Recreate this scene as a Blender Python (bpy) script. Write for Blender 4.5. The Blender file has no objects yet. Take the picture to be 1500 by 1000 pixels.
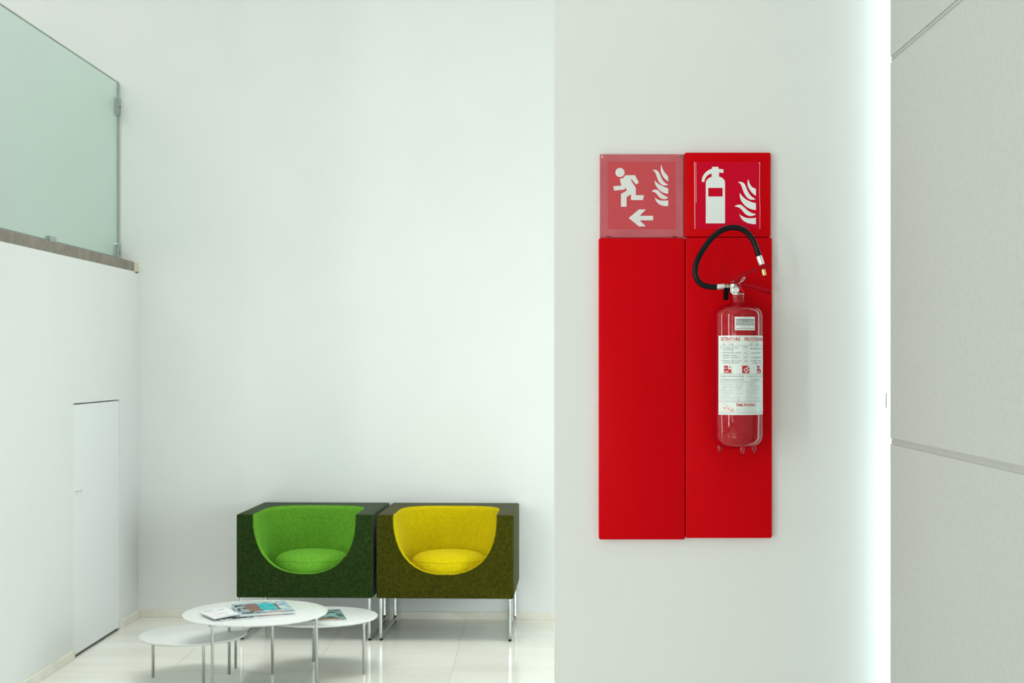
import bpy, bmesh, math, random
from mathutils import Vector, Matrix
from mathutils.geometry import tessellate_polygon
random.seed(7)
PI = math.pi
SC = bpy.context.scene
COL = SC.collection

# ------------------------------------------------------------------ camera
cam_data = bpy.data.cameras.new('camera')
cam = bpy.data.objects.new('camera', cam_data)
COL.objects.link(cam)
cam.location = (0.0, 0.0, 1.57)
cam.rotation_euler = (PI / 2, 0, 0)
cam_data.sensor_width = 36.0
cam_data.lens = 48.48
cam_data.shift_x = -0.0247
cam_data.shift_y = 0.0200
cam_data.dof.use_dof = True
cam_data.dof.focus_distance = 4.15
cam_data.dof.aperture_fstop = 9.0
cam_data.clip_start = 0.05
SC.camera = cam

# ------------------------------------------------------------------ world, lights, exposure
world = bpy.data.worlds.new('world')
SC.world = world
world.use_nodes = True
bg = world.node_tree.nodes['Background']
bg.inputs[0].default_value = (0.80, 0.90, 0.92, 1)
bg.inputs[1].default_value = 0.6

def area_light(name, loc, direction, sx, sy, power, color, spread=180):
    d = bpy.data.lights.new(name, 'AREA')
    d.shape = 'RECTANGLE'
    d.size, d.size_y = sx, sy
    d.energy = power
    d.color = color
    d.spread = math.radians(spread)
    o = bpy.data.objects.new(name, d)
    COL.objects.link(o)
    o.location = loc
    o.rotation_euler = Vector(direction).to_track_quat('-Z', 'Y').to_euler()
    return o

DAY = (0.96, 1.0, 0.98)
area_light('rear_streak_fill', (-4.0, -3.9, 2.05), (0.3, 1, 0), 0.14, 4.0, 30, DAY)  # added strip light, no window built; gives the extinguisher body a bright streak
area_light('hall_streak_fill', (-4.4, -0.35, 2.05), (1, 0.6, 0), 0.55, 4.0, 105, DAY)  # assumed side light, placed and sized for the extinguisher's streak; wall here is solid
area_light('side_streak_fill', (-4.4, 3.6, 2.05), (1, 0, 0), 0.25, 4.0, 40, DAY)  # added narrow light for the left streak on the extinguisher, no opening behind it
area_light('lounge_side_fill', (2.7, 5.3, 1.0), (-1, 0.42, 0), 2.0, 1.9, 74, (0.87, 1.0, 1.03))  # assumed light from the right, no opening built, turned to lift the lower walls
area_light('rear_low_fill', (-2.6, -3.9, 1.05), (0, 1, 0), 2.6, 1.9, 95, DAY)  # added low fill behind the camera, brightens the lower walls and partition
area_light('lounge_floor_fill', (-0.9, 6.95, 5.1), (0, 0, -1), 4.4, 2.2, 24, (1.0, 1.0, 0.98), 66)  # added narrow fill without a fixture, for floor, tables and lower back wall
area_light('hall_overhead_fill', (-1.2, 1.8, 5.1), (0, 0, -1), 3.0, 3.0, 8, (1.0, 1.0, 0.97))  # unseen soft fill added over the hall to brighten the partition
area_light('lounge_overhead_fill', (0.1, 6.7, 5.1), (0, 0, -1), 4.6, 3.2, 10, (1.0, 0.99, 0.97), 105)  # overhead fill added for the lounge, spread limited to steer its light
area_light('mezzanine_overhead_fill', (-4.2, 6.8, 5.1), (0, 0, -1), 1.6, 1.6, 38, (1.0, 1.0, 0.98))  # fill added above the upper level so wall and glass do not go dark

vs = SC.view_settings
SC.display_settings.display_device = 'sRGB'
vs.view_transform = 'Standard'
vs.look = 'None'
vs.gamma = 1.0
vs.use_curve_mapping = False
vs.exposure = 0.05

# ------------------------------------------------------------------ helpers
def finish(name, bm, m, parent=None, smooth=False, angle=None, loc=None):
    me = bpy.data.meshes.new(name)
    bmesh.ops.recalc_face_normals(bm, faces=bm.faces)
    bm.to_mesh(me)
    bm.free()
    o = bpy.data.objects.new(name, me)
    COL.objects.link(o)
    for mm in (m if isinstance(m, (list, tuple)) else [m]):
        me.materials.append(mm)
    if smooth:
        me.polygons.foreach_set('use_smooth', [True] * len(me.polygons))
        if angle is not None:
            me.set_sharp_from_angle(angle=math.radians(angle))
    if parent:
        o.parent = parent
    if loc:
        o.location = loc
    return o

def thing(name, label, cat, loc=(0, 0, 0), rz=0.0, group=None):
    o = bpy.data.objects.new(name, None)
    o.empty_display_size = 0.05
    COL.objects.link(o)
    o.location = loc
    o.rotation_euler = (0, 0, rz)
    tag(o, label, cat, group)
    return o

def tag(o, label, cat, group=None):
    o['label'] = label
    o['category'] = cat
    if group:
        o['group'] = group
    return o

def struct(o, label, cat):
    o['kind'] = 'structure'
    o['label'] = label
    o['category'] = cat
    return o

def box(bm, x0, x1, y0, y1, z0, z1):
    vsx = [bm.verts.new((x, y, z)) for x in (x0, x1) for y in (y0, y1) for z in (z0, z1)]
    fs = []
    for f in ((0, 1, 3, 2), (4, 6, 7, 5), (0, 4, 5, 1), (2, 3, 7, 6), (0, 2, 6, 4), (1, 5, 7, 3)):
        fs.append(bm.faces.new([vsx[i] for i in f]))
    return fs

def box_bm(*a, bevel=0.0, seg=2):
    bm = bmesh.new()
    box(bm, *a)
    if bevel:
        bmesh.ops.bevel(bm, geom=list(bm.edges), offset=bevel, segments=seg, affect='EDGES', profile=0.5)
    return bm

def prism(bm, pts, y0, y1):
    """polygon in x/z, extruded along y (y0 is the face towards the viewer)"""
    a = [bm.verts.new((x, y0, z)) for x, z in pts]
    b = [bm.verts.new((x, y1, z)) for x, z in pts]
    n = len(pts)
    for t in tessellate_polygon([[Vector((x, z, 0)) for x, z in pts]]):
        bm.faces.new([a[i] for i in t])
        bm.faces.new([b[i] for i in t[::-1]])
    for i in range(n):
        bm.faces.new((a[i], b[i], b[(i + 1) % n], a[(i + 1) % n]))

def round_rect(x0, x1, z0, z1, r, n=5):
    out = []
    for cx, cz, a0 in ((x1 - r, z1 - r, 0), (x0 + r, z1 - r, 90), (x0 + r, z0 + r, 180), (x1 - r, z0 + r, 270)):
        for k in range(n + 1):
            a = math.radians(a0 + 90 * k / n)
            out.append((cx + r * math.cos(a), cz + r * math.sin(a)))
    return out

def plate_bm(x0, x1, z0, z1, y0, y1, r, bev):
    """pressed metal tray: rounded corners, softly rolled front edge"""
    bm = bmesh.new()
    levels = [(0.0, y1), (0.0, y0 + bev), (bev * 0.3, y0 + bev * 0.3), (bev, y0)]
    rings = []
    for ins, y in levels:
        pts = round_rect(x0 + ins, x1 - ins, z0 + ins, z1 - ins, max(r - ins, 0.0006))
        rings.append([bm.verts.new((x, y, z)) for x, z in pts])
    n = len(rings[0])
    for a, b in zip(rings, rings[1:]):
        for i in range(n):
            bm.faces.new((a[i], a[(i + 1) % n], b[(i + 1) % n], b[i]))
    bm.faces.new(rings[-1])
    bm.faces.new(rings[0][::-1])
    return bm

def lathe(bm, prof, seg=48, axis='z', center=(0, 0, 0)):
    c = Vector(center)
    rings = []
    def pos(r, h, a):
        u, v = r * math.cos(a), r * math.sin(a)
        if axis == 'z':
            return c + Vector((u, v, h))
        if axis == 'y':
            return c + Vector((u, h, v))
        return c + Vector((h, u, v))
    for r, h in prof:
        if r < 1e-6:
            rings.append([bm.verts.new(pos(0, h, 0))])
        else:
            rings.append([bm.verts.new(pos(r, h, 2 * PI * k / seg)) for k in range(seg)])
    for a, b in zip(rings, rings[1:]):
        if len(a) == 1 and len(b) == 1:
            continue
        for k in range(seg):
            k2 = (k + 1) % seg
            if len(a) == 1:
                bm.faces.new((a[0], b[k], b[k2]))
            elif len(b) == 1:
                bm.faces.new((a[k], a[k2], b[0]))
            else:
                bm.faces.new((a[k], a[k2], b[k2], b[k]))
    for ring, flip in ((rings[0], True), (rings[-1], False)):
        if len(ring) > 1:
            bm.faces.new(ring[::-1] if flip else ring)

def fillet(pts, r, n=6):
    pts = [Vector(p) for p in pts]
    out = [pts[0]]
    for i in range(1, len(pts) - 1):
        p, a, b = pts[i], pts[i - 1], pts[i + 1]
        da, db = (a - p), (b - p)
        rr = min(r, da.length * 0.48, db.length * 0.48)
        s, e = p + da.normalized() * rr, p + db.normalized() * rr
        for k in range(n + 1):
            t = k / n
            out.append(s * (1 - t) ** 2 + p * 2 * t * (1 - t) + e * t * t)
    out.append(pts[-1])
    return out

def smooth_path(pts, n=8):
    P = [Vector(p) for p in pts]
    P = [P[0] * 2 - P[1]] + P + [P[-1] * 2 - P[-2]]
    out = []
    for i in range(1, len(P) - 2):
        for k in range(n):
            t = k / n
            a, b, c, d = P[i - 1], P[i], P[i + 1], P[i + 2]
            out.append(0.5 * ((2 * b) + (c - a) * t + (2 * a - 5 * b + 4 * c - d) * t * t + (3 * b - a - 3 * c + d) * t ** 3))
    out.append(P[-2])
    return out

def tube(bm, pts, r, seg=12, caps=True, closed=False):
    pts = [Vector(p) for p in pts]
    n = len(pts)
    rad = r if isinstance(r, (list, tuple)) else [r] * n
    tang = []
    for i in range(n):
        if closed:
            t = pts[(i + 1) % n] - pts[(i - 1) % n]
        else:
            t = pts[min(i + 1, n - 1)] - pts[max(i - 1, 0)]
        tang.append(t.normalized())
    u = tang[0].orthogonal().normalized()
    rings = []
    for i in range(n):
        u = (u - tang[i] * u.dot(tang[i])).normalized()
        v = tang[i].cross(u)
        rings.append([bm.verts.new(pts[i] + (u * math.cos(2 * PI * k / seg) + v * math.sin(2 * PI * k / seg)) * rad[i]) for k in range(seg)])
    m = n if closed else n - 1
    for i in range(m):
        a, b = rings[i], rings[(i + 1) % n]
        for k in range(seg):
            bm.faces.new((a[k], a[(k + 1) % seg], b[(k + 1) % seg], b[k]))
    if caps and not closed:
        bm.faces.new(rings[0][::-1])
        bm.faces.new(rings[-1])

# ------------------------------------------------------------------ materials
def mat(name, color, rough=0.5, metal=0.0, spec=0.5, coat=0.0, sheen=0.0):
    m = bpy.data.materials.new(name)
    m.use_nodes = True
    b = m.node_tree.nodes['Principled BSDF']
    b.inputs['Base Color'].default_value = (*color, 1)
    b.inputs['Roughness'].default_value = rough
    b.inputs['Metallic'].default_value = metal
    b.inputs['Specular IOR Level'].default_value = spec
    b.inputs['Coat Weight'].default_value = coat
    b.inputs['Coat Roughness'].default_value = 0.04
    b.inputs['Sheen Weight'].default_value = sheen
    return m

def grain(m, c1, c2, scale=40, detail=4, bump=0.0, bump_scale=None, dist=0.001, stretch=None, lo=0.35, hi=0.65):
    """mottle the base colour between two tones and add fine relief, in object space"""
    nt = m.node_tree
    b = nt.nodes['Principled BSDF']
    tc = nt.nodes.new('ShaderNodeTexCoord')
    src = tc.outputs['Object']
    if stretch:
        mp = nt.nodes.new('ShaderNodeMapping')
        mp.inputs['Scale'].default_value = stretch
        nt.links.new(src, mp.inputs['Vector'])
        src = mp.outputs[0]
    no = nt.nodes.new('ShaderNodeTexNoise')
    no.inputs['Scale'].default_value = scale
    no.inputs['Detail'].default_value = detail
    nt.links.new(src, no.inputs['Vector'])
    cr = nt.nodes.new('ShaderNodeValToRGB')
    cr.color_ramp.elements[0].position = lo
    cr.color_ramp.elements[1].position = hi
    cr.color_ramp.elements[0].color = (*c1, 1)
    cr.color_ramp.elements[1].color = (*c2, 1)
    nt.links.new(no.outputs[0], cr.inputs[0])
    nt.links.new(cr.outputs[0], b.inputs['Base Color'])
    if bump:
        n2 = nt.nodes.new('ShaderNodeTexNoise')
        n2.inputs['Scale'].default_value = bump_scale or scale * 3
        n2.inputs['Detail'].default_value = 3
        nt.links.new(tc.outputs['Object'], n2.inputs['Vector'])
        bp = nt.nodes.new('ShaderNodeBump')
        bp.inputs['Strength'].default_value = bump
        bp.inputs['Distance'].default_value = dist
        nt.links.new(n2.outputs[0], bp.inputs['Height'])
        nt.links.new(bp.outputs[0], b.inputs['Normal'])
    return m

PAINT = grain(mat('white_wall_paint', (0.80, 0.83, 0.80), 0.55, spec=0.3), (0.785, 0.80, 0.78), (0.80, 0.815, 0.795), 2.0, 3, 0.06, 160)
PARTITION = grain(mat('partition_paint', (0.76, 0.785, 0.76), 0.6, spec=0.3), (0.76, 0.77, 0.75), (0.775, 0.785, 0.765), 2.0, 3, 0.06, 160)
DOORPAINT = mat('door_paint', (0.83, 0.85, 0.84), 0.5, spec=0.3)
CEILP = mat('ceiling_paint', (0.82, 0.84, 0.82), 0.8, spec=0.2)
PANELC = grain(mat('grey_wall_cladding', (0.66, 0.69, 0.66), 0.75, spec=0.25), (0.49, 0.51, 0.485), (0.52, 0.54, 0.515), 60, 4, 0.12, 500, 0.0006)
JOINT = mat('cladding_joint', (0.46, 0.47, 0.45), 0.7, spec=0.2)
STONE = grain(mat('cream_stone', (0.68, 0.64, 0.53), 0.35), (0.74, 0.71, 0.60), (0.84, 0.815, 0.72), 7, 6)
TILES = []
for k, t in enumerate((0.0, 0.012, -0.012, 0.02)):
    TILES.append(grain(mat('floor_stone_%s' % 'abcd'[k], (0.7, 0.7, 0.62), 0.10, spec=0.55),
                       (0.79 + t, 0.785 + t, 0.70 + t), (0.88 + t, 0.875 + t, 0.81 + t), 1.8, 7, stretch=(0.5, 2.2, 1)))
GROUT = mat('floor_grout', (0.58, 0.57, 0.50), 0.8)
LEDGE = grain(mat('brown_ledge_stone', (0.23, 0.20, 0.16), 0.6), (0.19, 0.165, 0.13), (0.27, 0.235, 0.19), 12, 5)
LEDGE_END = mat('cream_ledge_end', (0.66, 0.58, 0.43), 0.5)
RED = grain(mat('red_enamel', (0.56, 0.001, 0.006), 0.42, spec=0.05), (0.60, 0.0005, 0.004), (0.62, 0.0005, 0.005), 3, 2)
RED_STICKER = mat('crimson_sticker', (0.60, 0.001, 0.022), 0.35, spec=0.08)
RED_SOFT = mat('faded_red_print', (0.60, 0.028, 0.046), 0.5, spec=0.2)
RED_BACK = grain(mat('pinkish_red_backing', (0.50, 0.075, 0.10), 0.6, spec=0.2), (0.52, 0.075, 0.10), (0.59, 0.10, 0.13), 25, 5)
WHITE_PRINT = mat('white_print', (0.80, 0.83, 0.82), 0.5, spec=0.2)
STICKER_EDGE = mat('pale_sticker_edge', (0.80, 0.36, 0.36), 0.4)
GLOSSRED = mat('glossy_red_lacquer', (0.36, 0.0005, 0.007), 0.06, spec=0.45, coat=0.0)
LEVERRED = mat('lever_red', (0.36, 0.0005, 0.008), 0.35, spec=0.12)
BLACK = mat('black_rubber', (0.004, 0.006, 0.007), 0.30, spec=0.16)
BLACKP = mat('black_plastic', (0.003, 0.003, 0.003), 0.6, spec=0.06)
CHROME = mat('chrome', (0.47, 0.50, 0.49), 0.09, 1.0)
STEEL = mat('brushed_steel', (0.40, 0.42, 0.40), 0.28, 1.0)
NICKEL = mat('nickel', (0.46, 0.44, 0.39), 0.22, 1.0)
ALU = mat('pale_aluminium', (0.82, 0.83, 0.80), 0.35, 0.6)
BRASS = mat('brass', (0.80, 0.55, 0.22), 0.3, 1.0)
DIALW = mat('dial_white', (0.82, 0.84, 0.83), 0.4)
LABELW = mat('label_white', (0.74, 0.80, 0.77), 0.35, spec=0.4)
LABELGREY = mat('label_grey', (0.42, 0.45, 0.42), 0.5)
INK = mat('black_ink', (0.03, 0.03, 0.035), 0.5)
INKGREY = mat('grey_ink', (0.13, 0.14, 0.14), 0.5)
INKRED = mat('red_ink', (0.50, 0.012, 0.02), 0.5)
INKPALE = mat('pale_orange_ink', (0.72, 0.38, 0.26), 0.5)
TABLEW = mat('white_laminate', (0.70, 0.72, 0.70), 0.30, spec=0.35)
GREEN_FELT = grain(mat('dark_green_felt', (0.03, 0.05, 0.01), 0.95, spec=0.02, sheen=0.13), (0.010, 0.027, 0.003), (0.024, 0.047, 0.009), 90, 5, 0.5, 350, 0.002)
OLIVE_FELT = grain(mat('dark_olive_felt', (0.06, 0.05, 0.005), 0.95, spec=0.02, sheen=0.13), (0.029, 0.031, 0.0008), (0.058, 0.056, 0.002), 90, 5, 0.5, 350, 0.002)
LIME = grain(mat('bright_green_felt', (0.16, 0.45, 0.04), 0.95, spec=0.03, sheen=0.02), (0.105, 0.315, 0.024), (0.155, 0.39, 0.036), 90, 5, 0.4, 350, 0.002)
YELLOW = grain(mat('bright_yellow_felt', (0.70, 0.55, 0.005), 0.95, spec=0.03, sheen=0.02), (0.54, 0.43, 0.003), (0.66, 0.53, 0.006), 90, 5, 0.4, 350, 0.002)
DARK = mat('gap_shade', (0.03, 0.035, 0.03), 0.8)  # shade of the door gaps as a flat dark colour
PAPER = mat('magazine_paper', (0.76, 0.78, 0.76), 0.5)

GLASS = bpy.data.materials.new('green_tinted_glass')
GLASS.use_nodes = True
nt = GLASS.node_tree
nt.nodes.remove(nt.nodes['Principled BSDF'])
tr = nt.nodes.new('ShaderNodeBsdfTransparent'); tr.inputs[0].default_value = (0.865, 0.93, 0.90, 1)
gl = nt.nodes.new('ShaderNodeBsdfGlossy'); gl.inputs['Roughness'].default_value = 0.02; gl.inputs[0].default_value = (0.85, 0.97, 0.92, 1)
fr = nt.nodes.new('ShaderNodeFresnel'); fr.inputs[0].default_value = 1.5
mx = nt.nodes.new('ShaderNodeMixShader')
ge = nt.nodes.new('ShaderNodeNewGeometry')
ma = nt.nodes.new('ShaderNodeMath'); ma.operation = 'SUBTRACT'; ma.use_clamp = True      # mirror only on the outer faces
nt.links.new(fr.outputs[0], ma.inputs[0]); nt.links.new(ge.outputs['Backfacing'], ma.inputs[1])
nt.links.new(ma.outputs[0], mx.inputs[0]); nt.links.new(tr.outputs[0], mx.inputs[1]); nt.links.new(gl.outputs[0], mx.inputs[2])
nt.links.new(mx.outputs[0], nt.nodes['Material Output'].inputs[0])
GLASSEDGE = mat('glass_edge_green', (0.20, 0.27, 0.24), 0.3)

ACRYLIC = bpy.data.materials.new('hazy_acrylic')
ACRYLIC.use_nodes = True
nt = ACRYLIC.node_tree
b_ = nt.nodes['Principled BSDF']
b_.inputs['Base Color'].default_value = (0.85, 0.86, 0.86, 1)
b_.inputs['Roughness'].default_value = 0.35
tr = nt.nodes.new('ShaderNodeBsdfTransparent'); tr.inputs[0].default_value = (0.99, 0.98, 0.98, 1)
mx = nt.nodes.new('ShaderNodeMixShader'); mx.inputs[0].default_value = 0.030
nt.links.new(tr.outputs[0], mx.inputs[1]); nt.links.new(b_.outputs[0], mx.inputs[2])
nt.links.new(mx.outputs[0], nt.nodes['Material Output'].inputs[0])

LED = bpy.data.materials.new('lit_diffuser')
LED.use_nodes = True
b_ = LED.node_tree.nodes['Principled BSDF']
b_.inputs['Base Color'].default_value = (0.9, 0.9, 0.9, 1)
b_.inputs['Emission Color'].default_value = (0.74, 1.0, 1.0, 1)
b_.inputs['Emission Strength'].default_value = 3.8

# ------------------------------------------------------------------ the room
XL = -2.455                                   # face of the left wall
def yback(x):
    return 8.49 - 0.04 * (x + 2.455)           # the back wall runs very slightly towards the viewer on the right
H_ROOM = 5.2
XM0, XM1 = -6.0, 3.0

# floor: grout bed and separate stone tiles
bm = box_bm(XM0, XM1, -4.2, 8.8, -0.16, -0.004)
floor = struct(finish('floor', bm, GROUT), 'pale cream polished stone floor in large square tiles', 'floor')
xs = [-0.433 + 0.72 * k for k in range(-6, 6)]
ys = [6.99 + 0.716 * k for k in range(-16, 4)]
g = 0.0008
def tile(x0, x1, y0, y1a, y1b, m):
    bm = bmesh.new()
    a = [(x0 + g, y0 + g), (x1 - g, y0 + g), (x1 - g, y1b - g), (x0 + g, y1a - g)]
    lo = [bm.verts.new((x, y, -0.0045)) for x, y in a]
    hi = [bm.verts.new((x, y, 0.0)) for x, y in a]
    bm.faces.new(hi)
    for i in range(4):
        bm.faces.new((lo[i], lo[(i + 1) % 4], hi[(i + 1) % 4], hi[i]))
    return finish('tile', bm, m, floor)
for i in range(len(xs) - 1):
    for j in range(len(ys) - 1):
        x0, x1, y0, y1 = xs[i], xs[i + 1], ys[j], ys[j + 1]
        if y0 > 5.0:
            x0, x1 = max(x0, XL), min(x1, 2.95)
        else:
            x0, x1 = max(x0, -4.4), min(x1, 2.95)
        if y0 < 4.2 and y1 > 3.9 and x0 > 0.8:
            continue
        if x1 - x0 < 0.02 or y0 > 8.3:
            continue
        last = y1 > 8.3
        tile(x0, x1, y0, yback(x0) if last else y1, yback(x1) if last else y1, TILES[(i * 5 + j * 3 + (i * j) % 3) % 4])

# ceiling
ceil = struct(finish('ceiling', box_bm(XM0 - 0.2, XM1 + 0.2, -4.3, 9.0, H_ROOM, H_ROOM + 0.2), CEILP), 'white ceiling high over the lounge', 'ceiling')

# back wall, from the mezzanine to the far right
bm = bmesh.new()
xa, xb = XM0 - 0.2, XM1 + 0.2
pts = [(xa, yback(xa)), (xb, yback(xb)), (xb, yback(xb) + 0.25), (xa, yback(xa) + 0.25)]
lo = [bm.verts.new((x, y, -0.16)) for x, y in pts]
hi = [bm.verts.new((x, y, H_ROOM)) for x, y in pts]
bm.faces.new(lo); bm.faces.new(hi)
for i in range(4):
    bm.faces.new((lo[i], lo[(i + 1) % 4], hi[(i + 1) % 4], hi[i]))
struct(finish('wall_back', bm, PAINT), 'plain white wall behind the two tub armchairs', 'wall')

# left wall below the mezzanine, with the recess of the flush door
Y0L, DY0, DY1, DH = 5.0, 7.30, 8.10, 1.35
bm = bmesh.new()
box(bm, XL - 0.2, XL, Y0L, DY0, 0, 2.05)
box(bm, XL - 0.2, XL, DY1, yback(XL) + 0.0, 0, 2.05)
box(bm, XL - 0.2, XL, DY0, DY1, DH, 2.05)
box(bm, XL - 0.2, XL - 0.06, DY0, DY1, 0, DH)
struct(finish('wall_left', bm, PAINT), 'white wall with a low flush door below the glass balustrade', 'wall')

# flush door
d = bpy.data.objects.new('door_1', None); COL.objects.link(d)
d.location = (XL, (DY0 + DY1) / 2, 0)
struct(d, 'low white flush door in the white left wall', 'door')
w = (DY1 - DY0) / 2
finish('door_leaf', box_bm(-0.045, -0.0025, -w + 0.0013, w - 0.0013, 0.013, DH - 0.007, bevel=0.0015, seg=1), DOORPAINT, d)
finish('gap_shade_sheet', box_bm(-0.0595, -0.050, -w + 0.001, w - 0.001, 0.001, DH - 0.001), DARK, d)  # dark sheet added behind the leaf, standing in for shade in the gaps
bm = bmesh.new()
lathe(bm, [(0.011, -0.0025), (0.011, 0.002), (0.006, 0.004), (0.006, 0.016), (0.011, 0.020), (0.011, 0.028), (0.0, 0.030)], 20, 'x', (0, -w + 0.045, 0.885))
finish('door_knob', bm, ALU, d, True, 40)

# mezzanine: slab, its brown stone edge, and the enclosing walls
struct(finish('floor_mezzanine', box_bm(XM0, XL, Y0L, yback(XL) - 0.0, 2.05, 2.122), PAINT), 'white slab of the upper level behind the glass balustrade', 'floor')
edge = bpy.data.objects.new('trim_1', None); COL.objects.link(edge)
edge.location = (XL, 7.0, 2.122)
struct(edge, 'brown stone edge along the upper level below the glass', 'ledge')
finish('edge_stone', box_bm(-0.16, 0.0, Y0L - 7.0, 8.40 - 7.0, 0.0, 0.058, bevel=0.003, seg=1), LEDGE, edge)
finish('stone_end', box_bm(-0.16, 0.0, 8.405 - 7.0, yback(XL) - 7.0 - 0.002, -0.01, 0.058, bevel=0.003, seg=1), LEDGE_END, edge)
struct(finish('wall_mezzanine', box_bm(XM0 - 0.2, XM0, Y0L - 0.2, 8.6, 0, H_ROOM), PAINT), 'white side wall of the upper level', 'wall')
struct(finish('wall_mezzanine_front', box_bm(XM0, XL, Y0L - 0.2, Y0L, 0, H_ROOM), PAINT), 'white cross wall closing the upper level', 'wall')
struct(finish('wall_far_left', box_bm(-4.7, -4.45, -4.2, Y0L - 0.2, 0, H_ROOM), PAINT), 'white wall along the entrance hall', 'wall')
struct(finish('wall_rear', box_bm(-4.7, 1.3, -4.2, -4.0, 0, H_ROOM), PAINT), 'white wall at the rear of the hall', 'wall')
struct(finish('wall_far_right', box_bm(XM1, XM1 + 0.2, 4.2, 8.4, 0, H_ROOM), PAINT), 'white wall on the far side of the lounge', 'wall')

# partition with the red fire point
YP = 4.25
bm = box_bm(0.053, XM1, YP, YP + 0.12, 0, H_ROOM, bevel=0.0)
struct(finish('wall_middle', bm, PARTITION), 'pale grey partition wall carrying the red fire panels', 'wall')

# right wall: grey cladding panels with recessed joints
YR = 3.907
bm = box_bm(1.003, 1.10, -4.0, YR - 0.03, 0, H_ROOM)
box(bm, 1.10, 1.28, -4.0, 3.3, 0, H_ROOM)
box(bm, 1.18, 1.28, 3.3, YP, 0, H_ROOM)
wr = struct(finish('wall_right', bm, JOINT), 'light grey clad wall beside the bright vertical light', 'wall')
zs = [0.0, 0.269, 1.3466, 2.425, 3.503, H_ROOM]
for a, b in zip(zs, zs[1:]):
    finish('cladding_panel', box_bm(1.0, 1.0028, -4.0, YR, a + (0.0085 if a else 0), b - (0.0085 if b < 5 else 0), bevel=0.0008, seg=1), PANELC, wr)
finish('panel_return', box_bm(1.0030, 1.10, YR - 0.029, YR - 0.0005, 0, H_ROOM), PANELC, wr)
for z in zs[1:-1]:
    finish('joint_bead', box_bm(1.0016, 1.0029, -4.0, YR - 0.001, z - 0.0015, z + 0.0015), JOINT, wr)

# hidden light strip washing the partition
ls = thing('light_strip', 'bright white vertical light strip washing the partition beside the grey wall', 'light', (1.115, YP, 0.0))
finish('housing', box_bm(-0.010, 0.020, -0.072, -0.0005, 0.02, H_ROOM - 0.02), ALU, ls)
finish('diffuser', box_bm(-0.0145, -0.0105, -0.070, -0.006, 0.03, H_ROOM - 0.03), LED, ls)

# small latch on the lit wall
lt = thing('wall_catch', 'tiny dark metal catch on the partition in the bright light', 'catch', (1.0755, YP, 1.452))
finish('plate', box_bm(-0.0008, 0.0008, -0.0012, -0.0003, -0.023, 0.023), mat('dark_brown_metal', (0.10, 0.03, 0.03), 0.4), lt)
finish('tongue', box_bm(-0.0006, 0.0006, -0.0020, -0.0013, -0.014, 0.014), mat('brown_metal', (0.14, 0.05, 0.05), 0.4), lt)

# baseboards
bl = bpy.data.objects.new('baseboard_left', None); COL.objects.link(bl); bl.location = (XL, 7.0, 0)
struct(bl, 'low cream stone skirting along the left wall on both sides of the door', 'baseboard')
finish('skirting_stone', box_bm(0, 0.013, Y0L - 7.0, DY0 - 0.012 - 7.0, 0.0, 0.048, bevel=0.0015, seg=1), STONE, bl)
finish('skirting_stone', box_bm(0, 0.013, DY1 + 0.012 - 7.0, yback(XL) - 7.0 - 0.001, 0.0, 0.048, bevel=0.0015, seg=1), STONE, bl)
bb = bpy.data.objects.new('baseboard_back', None); COL.objects.link(bb)
bb.location = (XL, yback(XL), 0); bb.rotation_euler = (0, 0, -math.atan(0.04))
struct(bb, 'low cream stone skirting along the back wall behind the chairs', 'baseboard')
x = 0.0
for L in (1.35, 1.35, 1.35, 1.35):
    finish('skirting_stone', box_bm(x + 0.0006 + (0.013 if x == 0 else 0), x + L - 0.0006, -0.013, 0.0, 0.0, 0.048, bevel=0.0015, seg=1), STONE, bb)
    x += L

# ------------------------------------------------------------------ glass balustrade
XG = -2.58
YG = yback(XG)
gb = thing('glass_balustrade', 'green tinted glass balustrade on the brown stone edge of the upper level', 'balustrade', (XG, 7.0, 2.18))
finish('glass_pane', box_bm(-0.006, 0.006, Y0L - 7.0 + 0.01, YG - 7.0 - 0.012, 0.035, 1.107), GLASS, gb)
finish('glass_edge', box_bm(-0.007, 0.007, Y0L - 7.0 + 0.01, YG - 7.0 - 0.012, 1.1071, 1.1095), mat('glass_top_edge', (0.42, 0.42, 0.34), 0.4), gb)
finish('glass_edge', box_bm(-0.007, 0.007, Y0L - 7.0 + 0.01, YG - 7.0 - 0.012, 0.0295, 0.0349), GLASSEDGE, gb)
finish('glass_edge', box_bm(-0.007, 0.007, YG - 7.0 - 0.0119, YG - 7.0 - 0.0075, 0.0355, 1.107), mat('glass_side_edge', (0.45, 0.43, 0.36), 0.4), gb)
def clamp(z0, z1, y0, y1):
    o = finish('clamp', box_bm(-0.016, 0.016, y0 - 7.0, y1 - 7.0, z0, z1, bevel=0.003, seg=2), CHROME, gb)
    bm = bmesh.new()
    lathe(bm, [(0.007, 0.0155), (0.007, 0.019), (0.0, 0.020)], 14, 'x', (0, (y0 + y1) / 2 - 7.0, (z0 + z1) / 2))
    finish('clamp_screw', bm, STEEL, o, True, 40)
clamp(0.90, 1.01, YG - 0.055, YG - 0.001)
clamp(0.002, 0.115, YG - 0.055, YG - 0.001)
clamp(0.001, 0.055, 7.26, 7.36)
clamp(0.001, 0.055, 5.7, 5.8)

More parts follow.
